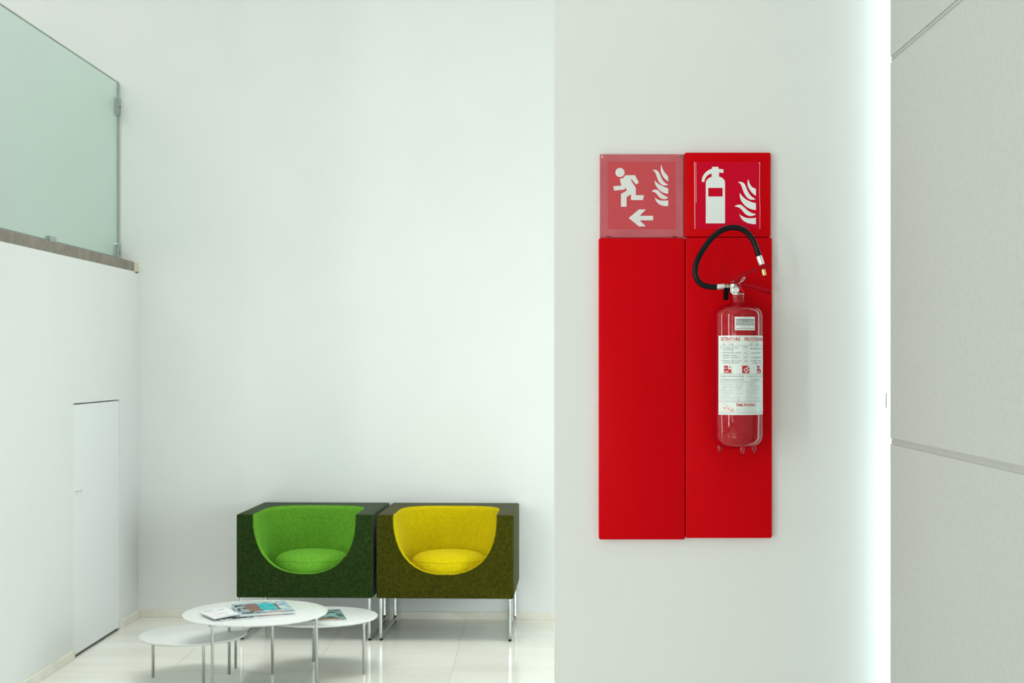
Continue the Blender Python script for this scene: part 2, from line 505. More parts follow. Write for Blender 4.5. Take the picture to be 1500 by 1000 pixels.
# ------------------------------------------------------------------ red fire panels on the partition
S = 0.0020926                                  # metres per pixel of the photograph on the panel plane
def W(px, py):                                 # panel-plane metres
    return (px - 787) * S, 1.57 - (py - 530) * S
YF = 4.227                                     # front of the panels
def panel(name, label, px0, px1, py0, py1):
    x0, z1 = W(px0, py0); x1, z0 = W(px1, py1)
    t = thing(name, label, 'panel', ((x0 + x1) / 2, YP, z0))
    hw, h = (x1 - x0) / 2, z1 - z0
    finish('metal_tray', plate_bm(-hw, hw, 0, h, YF - YP, -0.0005, 0.006, 0.004), RED, t, True, 35)
    return t, (x0 + x1) / 2, z0
panel('red_wall_panel', 'tall plain red metal panel below the running figure sign', 877.2, 1003.6, 348.3, 790.2)
tall, tx, tz = panel('red_wall_panel', 'tall red metal panel directly behind the fire extinguisher', 1004.4, 1131.0, 347.6, 788.0)
sign, sx, sz = panel('extinguisher_sign', 'red metal sign with white extinguisher and flames above the black hose', 1002.8, 1129.2, 223.2, 346.9)
sign['category'] = 'sign'
# a hook on the tall panel that carries the extinguisher
finish('hook', box_bm(0.5998 - tx - 0.02, 0.5998 - tx + 0.02, 4.2105 - YP, YF - YP, 1.66 - tz, 1.70 - tz, bevel=0.002, seg=1), BLACKP, tall)

def poly_obj(name, polys, m, parent, org, crop, y0, y1):
    """flat printed shapes, outlines given in the detail frame crop=(ox,oy,scale)"""
    bm = bmesh.new()
    ox, oy, sc = crop
    for P in polys:
        pts = []
        for a, b in P:
            x, z = W(ox + a / sc, oy + b / sc)
            pts.append((x - org[0], z - org[1]))
        prism(bm, pts, y0, y1)
    return finish(name, bm, m, parent)
def ellipse(cx, cy, r, n=28):
    return [(cx + r * math.cos(2 * PI * k / n), cy + r * math.sin(2 * PI * k / n)) for k in range(n)]
def soft(P, n=3):
    """round the curved outlines a little (Chaikin with the sharp tips kept)"""
    N = len(P)
    out = []
    for i in range(N):
        p, a, b = Vector(P[i]), Vector(P[i - 1]), Vector(P[(i + 1) % N])
        ang = (a - p).angle(b - p) if (a - p).length and (b - p).length else 0
        if ang < math.radians(125):
            out.append(tuple(p))
        else:
            for t in (0.25, 0.0):
                pass
            out.append(tuple(p + (a - p) * 0.25)); out.append(tuple(p + (b - p) * 0.25))
    return out

# right sign: sticker, extinguisher symbol, flames
C8 = (1000, 215, 7.143)
org = (sx, sz)
yf = YF - YP
st = poly_obj('sticker', [[(118, 158), (815, 158), (815, 860), (118, 860)]], RED_STICKER, sign, org, C8, yf - 0.0004, yf + 0.0002)
for P in ([(120, 160), (127, 160), (131, 858), (124, 858)], [(136, 162), (140, 162), (144, 585), (139, 585)],
          [(797, 163), (811, 163), (807, 178), (805, 500), (811, 650), (808, 858), (804, 858), (806, 650), (800, 500), (803, 178), (797, 175)]):
    poly_obj('sticker_edge', [P], STICKER_EDGE, st, org, C8, yf - 0.0008, yf - 0.0004)
ext = [(242, 800), (242, 372), (247, 355), (258, 340), (275, 326), (303, 312), (303, 278), (280, 286), (262, 297), (245, 315), (233, 335), (228, 350), (228, 366), (200, 366), (202, 335), (210, 310), (225, 285), (245, 262), (270, 244), (300, 231), (308, 228), (308, 210), (373, 210), (373, 230), (425, 236), (425, 273), (380, 268), (380, 312), (405, 320), (425, 335), (437, 352), (442, 372), (442, 800)]
poly_obj('extinguisher_symbol', [ext], WHITE_PRINT, st, org, C8, yf - 0.0008, yf - 0.0004)
poly_obj('symbol_band', [[(266, 430), (417, 430), (417, 520), (266, 520)]], RED_STICKER, st, org, C8, yf - 0.0012, yf - 0.0008)
FL8 = [[(687, 338), (692, 360), (700, 385), (714, 408), (730, 425), (765, 440), (765, 512), (742, 497), (720, 475), (703, 453), (690, 430), (680, 405), (678, 380), (681, 355)],
       [(578, 367), (610, 367), (630, 374), (645, 387), (655, 405), (665, 430), (677, 457), (690, 480), (706, 505), (725, 525), (763, 548), (740, 553), (715, 553), (690, 543), (665, 520), (650, 498), (638, 475), (627, 445), (618, 415), (610, 397), (598, 382)],
       [(597, 482), (612, 503), (630, 525), (660, 549), (690, 565), (725, 580), (765, 590), (765, 660), (735, 657), (705, 649), (675, 633), (648, 612), (628, 588), (610, 560), (598, 525)],
       [(540, 622), (560, 612), (585, 605), (605, 606), (622, 615), (645, 635), (672, 660), (700, 680), (730, 695), (765, 703), (745, 718), (715, 724), (685, 720), (655, 703), (635, 680), (615, 655), (595, 638), (570, 628)],
       [(593, 703), (610, 718), (630, 730), (660, 742), (690, 748), (730, 748), (765, 742), (765, 808), (735, 808), (705, 803), (675, 795), (645, 780), (622, 760), (605, 735)]]
for P in FL8:
    poly_obj('flame_symbol', [P], WHITE_PRINT, st, org, C8, yf - 0.0008, yf - 0.0004)

# left sign: hazy acrylic over a pinkish backing with a running figure
C7 = (870, 215, 7.143)
x0, z1 = W(879.0, 225.2); x1, z0 = W(1001.0, 347.2)
ex = thing('escape_sign', 'pinkish red acrylic sign with white running figure, flames and arrow', 'sign', ((x0 + x1) / 2, YP, z0))
org = ((x0 + x1) / 2, z0)
hw, h = (x1 - x0) / 2, z1 - z0
finish('backing_plate', plate_bm(-hw, hw, 0, h, -0.013, -0.0005, 0.001, 0.0008), RED_BACK, ex)
st = poly_obj('printed_sheet', [[(148, 150), (858, 150), (858, 858), (148, 858)]], RED_SOFT, ex, org, C7, -0.0134, -0.013)
man = [(330, 293), (432, 293), (472, 368), (443, 390), (398, 335), (385, 338), (440, 425), (440, 502), (527, 502), (514, 552), (390, 552), (390, 493), (343, 522), (343, 622), (285, 622), (285, 490), (348, 452), (328, 420), (322, 443), (212, 453), (204, 408), (290, 402), (283, 378), (274, 330), (300, 325), (320, 308)]
poly_obj('running_figure', [ellipse(274, 264, 48), man], WHITE_PRINT, st, org, C7, -0.0138, -0.0134)
poly_obj('arrow_symbol', [[(366, 741), (474, 651), (546, 651), (480, 718), (622, 718), (622, 765), (480, 765), (546, 829), (474, 829)]], WHITE_PRINT, st, org, C7, -0.0138, -0.0134)
FL7 = [[(707, 180), (713, 205), (722, 228), (735, 252), (750, 272), (780, 305), (780, 358), (762, 345), (745, 330), (728, 310), (715, 288), (705, 262), (702, 235), (703, 205)],
       [(612, 238), (640, 235), (660, 241), (675, 254), (688, 275), (700, 303), (715, 333), (730, 355), (748, 373), (780, 394), (755, 400), (730, 398), (708, 387), (690, 370), (675, 347), (664, 318), (655, 290), (645, 265), (632, 248)],
       [(638, 345), (652, 362), (670, 377), (695, 393), (720, 405), (750, 420), (780, 430), (780, 485), (755, 484), (730, 476), (705, 462), (682, 443), (663, 420), (648, 395), (640, 370)],
       [(606, 460), (622, 449), (640, 443), (658, 443), (672, 450), (690, 466), (710, 485), (735, 502), (780, 525), (765, 538), (745, 544), (722, 542), (700, 533), (680, 515), (663, 493), (648, 476), (630, 468)],
       [(638, 520), (650, 535), (668, 547), (690, 555), (715, 559), (750, 559), (780, 555), (780, 614), (755, 617), (730, 613), (705, 606), (682, 594), (663, 577), (648, 553)]]
for P in FL7:
    poly_obj('flame_symbol', [P], WHITE_PRINT, st, org, C7, -0.0138, -0.0134)
finish('acrylic_cover', plate_bm(-hw, hw, 0.0, h, -0.0225, -0.0145, 0.001, 0.0008), ACRYLIC, ex)
for cx, cy in ((90, 103), (898, 97)):
    px, pz = W(870 + cx / 7.143, 215 + cy / 7.143)
    bm = bmesh.new()
    lathe(bm, [(0.0, -0.0245), (0.0022, -0.0243), (0.003, -0.0228), (0.003, -0.0131)], 14, 'y', (px - org[0], 0, pz - org[1]))
    finish('screw', bm, ALU if cx < 500 else STEEL, ex, True, 40)
for cx in (155, 845):
    px, pz = W(870 + cx / 7.143, 215 + 943 / 7.143)
    finish('bottom_clip', box_bm(px - org[0] - 0.006, px - org[0] + 0.006, -0.0245, -0.0228, 0.0003, 0.0024), BLACKP, ex)

# ------------------------------------------------------------------ fire extinguisher
YE, XE = 4.135, 0.5998
SE = YE / 2020.0
ZE = 1.57 - (664 - 530) * SE
fe = thing('fire_extinguisher', 'glossy red fire extinguisher with black hose and white instruction label on red panel', 'fire extinguisher', (XE, YE, ZE))
def E(px, py, y=0.0):
    k = (YE + y) / 2020.0
    return ((px - 787) * k - XE, y, 1.57 - (py - 530) * k - ZE)
def ez(py):
    return E(1080, py)[2]
R = 36.6 * SE
prof = [(0, 656.8), (12, 656.3), (20, 655.3), (27, 653.2), (31.5, 650), (34.5, 646), (36.2, 641), (36.6, 637), (36.6, 635.2), (37.1, 634.5), (37.25, 633.6), (37.1, 632.7), (36.6, 632), (36.6, 600), (36.6, 560), (36.6, 500), (36.6, 464), (36.3, 460), (35.3, 456.5), (33.3, 453.3), (30, 450.6), (25, 448.4), (19, 446.4), (13, 444.2), (11, 442.6), (10.2, 440)]
bm = bmesh.new()
lathe(bm, [(r * SE, ez(y)) for r, y in prof], 72)
finish('cylinder_body', bm, GLOSSRED, fe, True, 60)
for px, yy in ((1055.5, 0.02), (1083.5, -0.045), (1104.5, 0.01)):
    x = (px - 1080) * SE
    bm = bmesh.new()
    lathe(bm, [(0.0, ez(651)), (0.0078, ez(652)), (0.0078, ez(657)), (0.0066, ez(660.5)), (0.0038, ez(662.6)), (0, ez(663))], 18, 'z', (x, yy, 0))
    finish('foot', bm, GLOSSRED, fe, True, 50)
# neck, flange, valve
bm = bmesh.new()
lathe(bm, [(10.0 * SE, ez(443)), (10.0 * SE, ez(438.5)), (9.6 * SE, ez(438)), (9.6 * SE, ez(436.8)), (10.0 * SE, ez(436.4)), (10.0 * SE, ez(431.5))], 36)
finish('neck', bm, GLOSSRED, fe, True, 40)
bm = bmesh.new()
lathe(bm, [(8 * SE, ez(432)), (10.4 * SE, ez(431.6)), (10.6 * SE, ez(430.6)), (10.3 * SE, ez(429.4)), (8 * SE, ez(429)), (0, ez(429))], 36)
finish('flange', bm, NICKEL, fe, True, 40)
vx = E(1075, 422)[0]
bm = bmesh.new()
lathe(bm, [(7.2 * SE, ez(429.2)), (7.6 * SE, ez(426)), (7.0 * SE, ez(420)), (7.2 * SE, ez(416.2)), (5.5 * SE, ez(415)), (0, ez(414.6))], 24, 'z', (vx, 0, 0))
vb = finish('valve_body', bm, NICKEL, fe, True, 40)
bm = bmesh.new()
cz = ez(419.6)
lathe(bm, [(0.0075, E(1070, 0)[0]), (0.0075, E(1066.5, 0)[0]), (0.0092, E(1066, 0)[0]), (0.0092, E(1063.5, 0)[0]), (0.006, E(1063, 0)[0]), (0.006, E(1060, 0)[0])], 18, 'x', (0, 0, cz))
finish('hose_coupling', bm, NICKEL, fe, True, 40)
# pressure gauge facing forward
gx, _, gz = E(1076.2, 424.4)
bm = bmesh.new()
lathe(bm, [(0.006, 0.0), (0.009, -0.004), (0.0112, -0.008), (0.0118, -0.021), (0.0112, -0.0235), (0.0098, -0.0240), (0.0094, -0.0225), (0.0, -0.0225)], 30, 'y', (gx, 0, gz))
gauge = finish('pressure_gauge', bm, CHROME, fe, True, 40)
bm = bmesh.new()
lathe(bm, [(0.0093, -0.0226), (0.0093, -0.0229), (0.0, -0.0229)], 30, 'y', (gx, 0, gz))
finish('gauge_dial', bm, DIALW, gauge)
bm = bmesh.new()
for k in range(9):
    a0, a1 = math.radians(20 + 14 * k), math.radians(34 + 14 * k)
    q = [(0.0066, a0), (0.0082, a0), (0.0082, a1), (0.0066, a1)]
    bm.faces.new([bm.verts.new((gx + r * math.cos(a), -0.0231, gz + r * math.sin(a))) for r, a in q])
finish('dial_scale', bm, INK, gauge)
bm = bmesh.new()
a = math.radians(130)
dv, nv = Vector((math.cos(a), 0, math.sin(a))), Vector((-math.sin(a), 0, math.cos(a)))
c0 = Vector((gx, -0.0233, gz))
bm.faces.new([bm.verts.new(c0 + p) for p in (-dv * 0.003 + nv * 0.0008, -dv * 0.003 - nv * 0.0008, dv * 0.007 - nv * 0.0002, dv * 0.007 + nv * 0.0002)])
finish('gauge_needle', bm, INKRED, gauge)
# levers: folded red channels
def strip(name, pts, wy, th, m, parent, tip=None):
    P = smooth_path([Vector(E(*p)) for p in pts], 6)
    bm = bmesh.new()
    rings = []
    n = len(P)
    for i, p in enumerate(P):
        t = (P[min(i + 1, n - 1)] - P[max(i - 1, 0)]).normalized()
        nrm = Vector((-t.z, 0, t.x))
        w_ = wy * (1.0 if i > 3 else 0.75 + 0.25 * i / 3)
        q = [(-w_, 1), (w_, 1), (w_, -1.8), (w_ - 0.002, -1.8), (w_ - 0.002, -0.3), (-w_ + 0.002, -0.3), (-w_ + 0.002, -1.8), (-w_, -1.8)]
        rings.append([bm.verts.new(p + Vector((0, a, 0)) + nrm * (b * th)) for a, b in q])
    k = len(rings[0])
    for a, b in zip(rings, rings[1:]):
        for i in range(k):
            bm.faces.new((a[i], a[(i + 1) % k], b[(i + 1) % k], b[i]))
    bm.faces.new(rings[0]); bm.faces.new(rings[-1][::-1])
    return finish(name, bm, m, parent, True, 40)
strip('squeeze_lever', [(1069, 414), (1076, 409.5), (1086, 402.5), (1098, 397.3), (1111, 393), (1122, 389.5), (1125.5, 389.5), (1126.2, 392)], 0.011, 0.0035, LEVERRED, fe)
strip('carry_handle', [(1070, 417), (1082, 415.8), (1093, 416.6), (1106, 419.5), (1120, 424), (1127, 427), (1127.6, 429)], 0.0125, 0.0035, LEVERRED, fe)
bm = bmesh.new()
box(bm, *[v for v in (E(1073, 0)[0], E(1082, 0)[0], -0.009, 0.009, ez(416.5), ez(408.5))])
bmesh.ops.bevel(bm, geom=list(bm.edges), offset=0.002, segments=2, affect='EDGES')
finish('lever_block', bm, LEVERRED, fe, True, 40)
px_, _, pz_ = E(1073.2, 412.4)
bm = bmesh.new()
lathe(bm, [(0.0, -0.0145), (0.0018, -0.0140), (0.0026, -0.0125), (0.0026, 0.012)], 14, 'y', (px_, 0, pz_))
finish('pivot_pin', bm, CHROME, fe, True, 40)
# safety pin ring, thin chain bits
cx_, _, cz_ = E(1087.2, 409.6)
bm = bmesh.new()
ring = []
ax = Vector((0.62, 0, 0.78)).normalized()
ay = Vector((0.40, -0.86, -0.32)).normalized()
for k in range(24):
    a = 2 * PI * k / 24
    ring.append(Vector((cx_, -0.013, cz_)) + ax * 0.0098 * math.cos(a) + ay * 0.0045 * math.sin(a))
tube(bm, ring, 0.0013, 8, closed=True)
finish('pin_ring', bm, CHROME, fe, True)
bm = bmesh.new()
tube(bm, [E(1082, 416, -0.013), E(1084.5, 413, -0.013), E(1087, 411, -0.012)], 0.0016, 8)
finish('safety_pin', bm, CHROME, fe, True)
bm = bmesh.new()
tube(bm, smooth_path([E(1082.8, 415.5, -0.016), E(1084.5, 419, -0.018), E(1086.6, 424, -0.019), E(1089.5, 427.5, -0.018)], 5), 0.0013, 8)
finish('seal_tie', bm, mat('bright_red_plastic', (0.75, 0.01, 0.02), 0.3), fe, True)
bm = bmesh.new()
tube(bm, smooth_path([E(1085.8, 431, -0.008), E(1086.6, 435, -0.010), E(1085.4, 438.6, -0.012), E(1082.5, 439.4, -0.014)], 5), 0.0010, 8)
finish('wire_loop', bm, CHROME, fe, True)
# hose with ferrules, nozzle, clip
HP = [(1050, 420.2), (1043, 420.2), (1035, 419.2), (1028.5, 416.8), (1023.6, 412.6), (1020, 407), (1018.5, 400), (1018.6, 391.5), (1020.4, 384), (1023.5, 376.5), (1028, 368.5), (1033.5, 360), (1040, 351.6), (1047, 344.5), (1054.5, 338.8), (1062.5, 335), (1070.5, 333.3), (1078.5, 333.4), (1086, 335.2), (1092.5, 339), (1098.3, 345), (1102.8, 352), (1106.5, 360), (1109.4, 368), (1111.6, 375.2)]
bm = bmesh.new()
tube(bm, smooth_path([E(x, y) for x, y in HP], 4), 4.2 * SE, 16)
finish('hose', bm, BLACK, fe, True, 60)
def ferrule(a, b, r, m, name):
    a, b = Vector(E(*a)), Vector(E(*b))
    bm = bmesh.new()
    d = (b - a)
    tube(bm, [a, a + d * 0.04, a + d * 0.06, a + d * 0.94, a + d * 0.96, b], [r * 0.9, r * 0.98, r, r, r * 0.98, r * 0.88], 20)
    return finish(name, bm, m, fe, True, 40)
ferrule((1049.3, 420.2), (1061.2, 419.4), 4.1 * SE, ALU, 'ferrule')
ferrule((1111.4, 374.4), (1116.0, 387.6), 4.3 * SE, ALU, 'ferrule')
ferrule((1115.8, 387), (1117.0, 391.5), 3.0 * SE, LEVERRED, 'nozzle_thread')
ferrule((1116.8, 391.4), (1119.6, 403.6), 3.2 * SE, BRASS, 'brass_nozzle')
bm = bmesh.new()
xa_, _, za_ = E(1060.2, 439.2); xb_, _, zb_ = E(1066.6, 422.5)
box(bm, xa_, xb_, -0.010, 0.012, za_, zb_)
bmesh.ops.bevel(bm, geom=list(bm.edges), offset=0.0012, segments=1, affect='EDGES')
finish('hose_clip', bm, BLACKP, fe)

# curved labels: flat print bent round the cylinder
TH0 = math.atan2(XE, YE)
def wrap(phi, z, dr):                           # phi: degrees from the line to the viewer
    a = math.radians(phi) - TH0
    return ((R + dr) * math.sin(a), -(R + dr) * math.cos(a), z)
def ph(px):
    return math.degrees(math.asin(max(-1, min(1, (px - 1080) / 36.6))))
def curved_rect(bm, p0, p1, y0, y1, dr, step=4.0):
    n = max(1, int(abs(p1 - p0) / step))
    prev = None
    for k in range(n + 1):
        p = p0 + (p1 - p0) * k / n
        cur = [bm.verts.new(wrap(p, ez(y), dr)) for y in (y0, y1)]
        if prev:
            bm.faces.new((prev[0], prev[1], cur[1], cur[0]))
        prev = cur
def curved_sheet(name, p0, p1, y0, y1, dr, m, parent):
    bm = bmesh.new()
    curved_rect(bm, p0, p1, y0, y1, dr)
    ob = finish(name, bm, m, parent, True)
    return ob
_cu = bpy.data.curves.new('type', 'FONT')
_to = bpy.data.objects.new('type', _cu)
COL.objects.link(_to)
_cu.resolution_u = 1
def text_tris(s, bold=0.0):
    _cu.body = s
    _cu.size = 1.0
    _cu.offset = bold
    bpy.context.view_layer.update()
    ev = _to.evaluated_get(bpy.context.evaluated_depsgraph_get())
    me = ev.to_mesh()
    v = [(p.co.x, p.co.y) for p in me.vertices]
    f = [tuple(p.vertices) for p in me.polygons]
    ev.to_mesh_clear()
    return v, f
def put_text(bm, s, p0, width, y_base, cap, dr, bold=0.0):
    """set one line: starts at angle p0, is width degrees long, baseline and cap height in photo pixels"""
    v, f = text_tris(s, bold)
    if not v:
        return
    xs_ = [a for a, b in v]
    x0, x1 = min(xs_), max(xs_)
    vv = [bm.verts.new(wrap(p0 + (a - x0) / (x1 - x0) * width, ez(y_base - b / 0.70 * cap), dr)) for a, b in v]
    for q in f:
        try:
            bm.faces.new([vv[i] for i in q])
        except ValueError:
            pass

PL0, PL1 = ph(1053.2), 97.0
lab = curved_sheet('instruction_label', PL0, PL1, 492.0, 606.2, 0.0004, LABELW, fe)
T1, T2 = 0.0008, 0.0010
bm = bmesh.new()
put_text(bm, 'ESTINTORE', ph(1057), ph(1084) - ph(1057), 499.4, 4.9, T1, 0.022)
put_text(bm, 'FIRE EXTINGUISHER', ph(1090), 66, 499.4, 4.9, T1, 0.018)
finish('red_heading', bm, INKRED, lab)
bm = bmesh.new()
put_text(bm, 'A POLVERE DA KG 6', ph(1059), ph(1081.5) - ph(1059), 502.2, 1.7, T1)
finish('orange_subheading', bm, INKPALE, lab)
bm = bmesh.new()
put_text(bm, 'POWDER KG 6', ph(1096), 34, 502.2, 1.7, T1)
finish('orange_subheading', bm, INKPALE, lab)
bm = bmesh.new()
put_text(bm, '34A', ph(1059.2), 7, 505.4, 2.0, T1)
put_text(bm, '233B', ph(1068), 10, 505.4, 2.0, T1)
put_text(bm, 'C', ph(1080.3), 2.6, 505.4, 2.0, T1)
LATER = bm
bm = bmesh.new()
put_text(bm, '34A', ph(1097.5), 7, 505.4, 2.0, T1)
put_text(bm, '233B', ph(1105.5), 12, 505.4, 2.0, T1)
RIGHT = bm
bm = LATER
LINES = [('1', 'TOGLIERE LA SPINA', 1059.2, 1081.4, 510.4), ('', 'DI SICUREZZA', 1059.2, 1075, 513.4), ('2', 'IMPUGNARE LA LANCIA', 1059.2, 1085.2, 517.7),
         ('3', 'PREMERE A FONDO', 1059.2, 1081.0, 521.6), ('', 'LA LEVA DI COMANDO', 1059.2, 1084.4, 524.8),
         ('4', 'DIRIGERE IL GETTO ALLA', 1059.2, 1086.4, 529.2), ('', 'BASE DELLE FIAMME', 1059.2, 1082.0, 532.2)]
for num, s, a, b, y in LINES:
    put_text(bm, s, ph(a), ph(b) - ph(a), y, 2.2, T1)
    if num:
        put_text(bm, num, ph(1056.4), 1.8, y, 2.2, T1)
finish('instruction_text', bm, INKGREY, lab)
bm = RIGHT
for num, s, wd, y in [('1', 'REMOVE SAFETY PIN', 34, 512), ('2', 'HOLD THE HOSE', 32, 518), ('3', 'SQUEEZE LEVER', 32, 524.6), ('4', 'DIRECT THE JET', 32, 529.6), ('', 'TO BASE OF FIRE', 32, 533)]:
    put_text(bm, s, ph(1101.5), wd, y, 2.3, T1)
    if num:
        put_text(bm, num, ph(1098.6), 2.4, y, 2.3, T1)
finish('instruction_text', bm, INKGREY, lab)
bm = bmesh.new()
for y in (506.4, 547.6, 558.4, 587.3, 603.4):
    curved_rect(bm, ph(1054.5), 92, y - 0.18, y + 0.18, T1)
curved_rect(bm, ph(1073.0), ph(1073.25), 507, 547, T1)
finish('ruled_line', bm, INKGREY, lab)
# small hand sketches beside the steps
bm = bmesh.new()
for k, y in enumerate((509.5, 517, 523.5, 530)):
    q = [(1088.6, y + 0.6), (1090.5, y + (-0.6 if k != 1 else 0.2)), (1092.6, y + (-0.2 if k < 3 else -1.4)), (1095.0, y + (1.5 if k == 1 else -0.4))]
    for (a, ya), (b, yb) in zip(q, q[1:]):
        vvv = [bm.verts.new(wrap(ph(xx), ez(yy), T1)) for xx, yy in ((a, ya - 0.35), (b, yb - 0.35), (b, yb + 0.35), (a, ya + 0.35))]
        bm.faces.new(vvv)
    for y2 in (y - 2.6, y + 2.6):
        curved_rect(bm, ph(1088), ph(1096.4), y2 - 0.08, y2 + 0.08, T1)
finish('hand_sketch', bm, INKGREY, lab)
# fire class icons
def icon(px0, px1, letter, cut):
    bm = bmesh.new()
    a, b = (ph(px0) if px0 < 1115 else 74), (ph(px1) if px1 < 1115 else 84)
    if px0 > 1105:
        a, b = ph(1108), ph(1108) + 16
    if cut:
        m_ = a + (b - a) * 0.57
        curved_rect(bm, a, m_, 535.2, 540.4, T1)
        curved_rect(bm, a, b, 540.4, 546.2, T1)
    else:
        curved_rect(bm, a, b, 535.2, 546.2, T1)
    o = finish('class_icon', bm, INKRED, lab)
    bm = bmesh.new()
    if cut:
        for k, (u, w_, y) in enumerate(((0.10, 0.3, 539.6), (0.10, 0.55, 544.8))):
            for j in range(3):
                s0 = a + (b - a) * (u + w_ * j / 3)
                s1 = s0 + (b - a) * w_ / 4
                top = y - (1.6 + 0.8 * ((j + k) % 2))
                bm.faces.new([bm.verts.new(wrap(p_, ez(y_), T2)) for p_, y_ in ((s0, y), (s1, y), (s1, y - 1.2), ((s0 + s1) / 2, top))])
    else:
        c = (a + b) / 2 + (b - a) * 0.04
        hw_ = (b - a) * 0.36
        bm.faces.new([bm.verts.new(wrap(p_, ez(y_), T2)) for p_, y_ in ((c - hw_, 541.4), (c, 538.0), (c + hw_, 541.4), (c, 545.6))])
        curved_rect(bm, a + (b - a) * 0.66, b, 535.2, 538.4, T2)
    finish('icon_detail', bm, LABELW, o)
    bm = bmesh.new()
    put_text(bm, letter, a + (b - a) * 0.68, (b - a) * 0.28, 539.0, 4.2, T2 + 0.0002)
    if not cut:
        c = (a + b) / 2 + (b - a) * 0.04
        hw_ = (b - a) * 0.12
        bm.faces.new([bm.verts.new(wrap(p_, ez(y_), T2 + 0.0002)) for p_, y_ in ((c - hw_, 542), (c, 540.4), (c + hw_, 542), (c, 543.6))])
    finish('icon_letter', bm, INKGREY, o)
icon(1061.0, 1071.6, 'A', True)
icon(1086.8, 1097.0, 'B', False)
icon(1108.0, 1114.0, 'C', True)
# lower text block
bm = bmesh.new()
put_text(bm, 'UTILIZZABILE SU APPARECCHIATURE IN TENSIONE', ph(1056), ph(1089.6) - ph(1056), 551.8, 2.2, T1)
put_text(bm, 'NON UTILIZZARE ALLA DISTANZA DI UN METRO', ph(1056), ph(1089.6) - ph(1056), 556.7, 2.2, T1)
put_text(bm, 'SUITABLE FOR USE ON LIVE', ph(1093), 54, 551.8, 2.2, T1)
put_text(bm, 'EQUIPMENT', ph(1099), 30, 556.7, 2.2, T1)
finish('notice_text', bm, INKGREY, lab)
bm = bmesh.new()
small = [(560.8, 1089.5, 'Ricaricare anche dopo un uso parziale'), (563.0, 1088.8, 'Verificare periodicamente lo stato di carica'), (565.0, 1087.4, 'secondo le norme e le disposizioni'), (566.9, 1086.6, 'di legge in vigore nel paese'),
         (569.0, 1086.0, 'Utilizzare solo prodotti conformi'), (571.4, 1084.8, 'Agente estinguente polvere'), (573.8, 1074.0, 'Propellente azoto'), (575.9, 1088.0, 'Temperature limite di utilizzo'),
         (578.5, 1070.4, 'Pressione'), (580.8, 1084.0, 'Matricola incisa sul serbatoio'), (583.3, 1084.2, 'Non gettare nel fuoco il recipiente'), (585.7, 1084.0, 'Conservare in luogo asciutto')]
for k, (y, xe, s) in enumerate(small):
    put_text(bm, s, ph(1057.6), ph(xe) - ph(1057.6), y, 1.15, T1)
    if k not in (2, 3, 7):
        curved_rect(bm, ph(1055.4), ph(1056.2), y - 0.8, y - 0.1, T1)
        curved_rect(bm, ph(1092.2), ph(1093.2), y - 0.8, y - 0.1, T1)
for y, xe, s in [(560.8, 1106, 'Recharge after any use'), (563, 1106, 'Check the pressure'), (565, 1112, 'as required by the rules'), (566.9, 1112, 'in force in the country'), (569, 1113.4, 'Use only approved parts'), (571.4, 1111.5, 'Extinguishing powder'),
                 (573.8, 1105.5, 'Nitrogen gas'), (575.9, 1113.4, 'Working temperature limits'), (578.5, 1103, 'Pressure'), (580.8, 1112.5, 'Number on the cylinder'), (583.3, 1111.5, 'Do not throw into fire'), (585.7, 1113.4, 'Keep in a dry place')]:
    put_text(bm, s, ph(1094.4), ph(xe) - ph(1094.4), y, 1.15, T1)
finish('small_print', bm, INKGREY, lab)
bm = bmesh.new()
put_text(bm, 'E', ph(1079.0), ph(1081.0) - ph(1079.0), 593.6, 4.5, T1, 0.03)
put_text(bm, 'MME', ph(1081.5), ph(1087.6) - ph(1081.5), 593.6, 3.5, T1, 0.03)
put_text(bm, 'A', ph(1088.9), ph(1091.2) - ph(1088.9), 593.6, 4.5, T1, 0.03)
put_text(bm, 'NTINCENDIO', ph(1091.5), ph(1105.6) - ph(1091.5), 593.6, 3.5, T1, 0.03)
finish('maker_name', bm, INKRED, lab)
bm = bmesh.new()
put_text(bm, 's.r.l.', ph(1106.6), 2.4, 593.6, 1.0, T1)
for y, a, b, s in [(597.0, 1092.0, 1101.0, 'Via della Industria'), (599.2, 1089.0, 1105.0, 'Estintori e materiale antincendio'), (601.2, 1087.0, 1107.0, 'Vendita assistenza e manutenzione')]:
    put_text(bm, s, ph(a), ph(b) - ph(a), y, 1.1, T1)
for k in range(12):                              # round stamp beside the address
    a0 = 2 * PI * k / 12
    if k in (2, 3, 7):
        continue
    q = []
    for rr, aa in ((2.1, a0), (2.7, a0), (2.7, a0 + 0.5), (2.1, a0 + 0.5)):
        q.append(bm.verts.new(wrap(ph(1081.2 + rr * math.cos(aa)), ez(599.5 + rr * math.sin(aa)), T1)))
    bm.faces.new(q)
for y in (592.0, 596.5, 600.5):
    curved_rect(bm, ph(1111.5), ph(1114), y, y + 0.9, T1)
finish('address_text', bm, LABELGREY, lab)
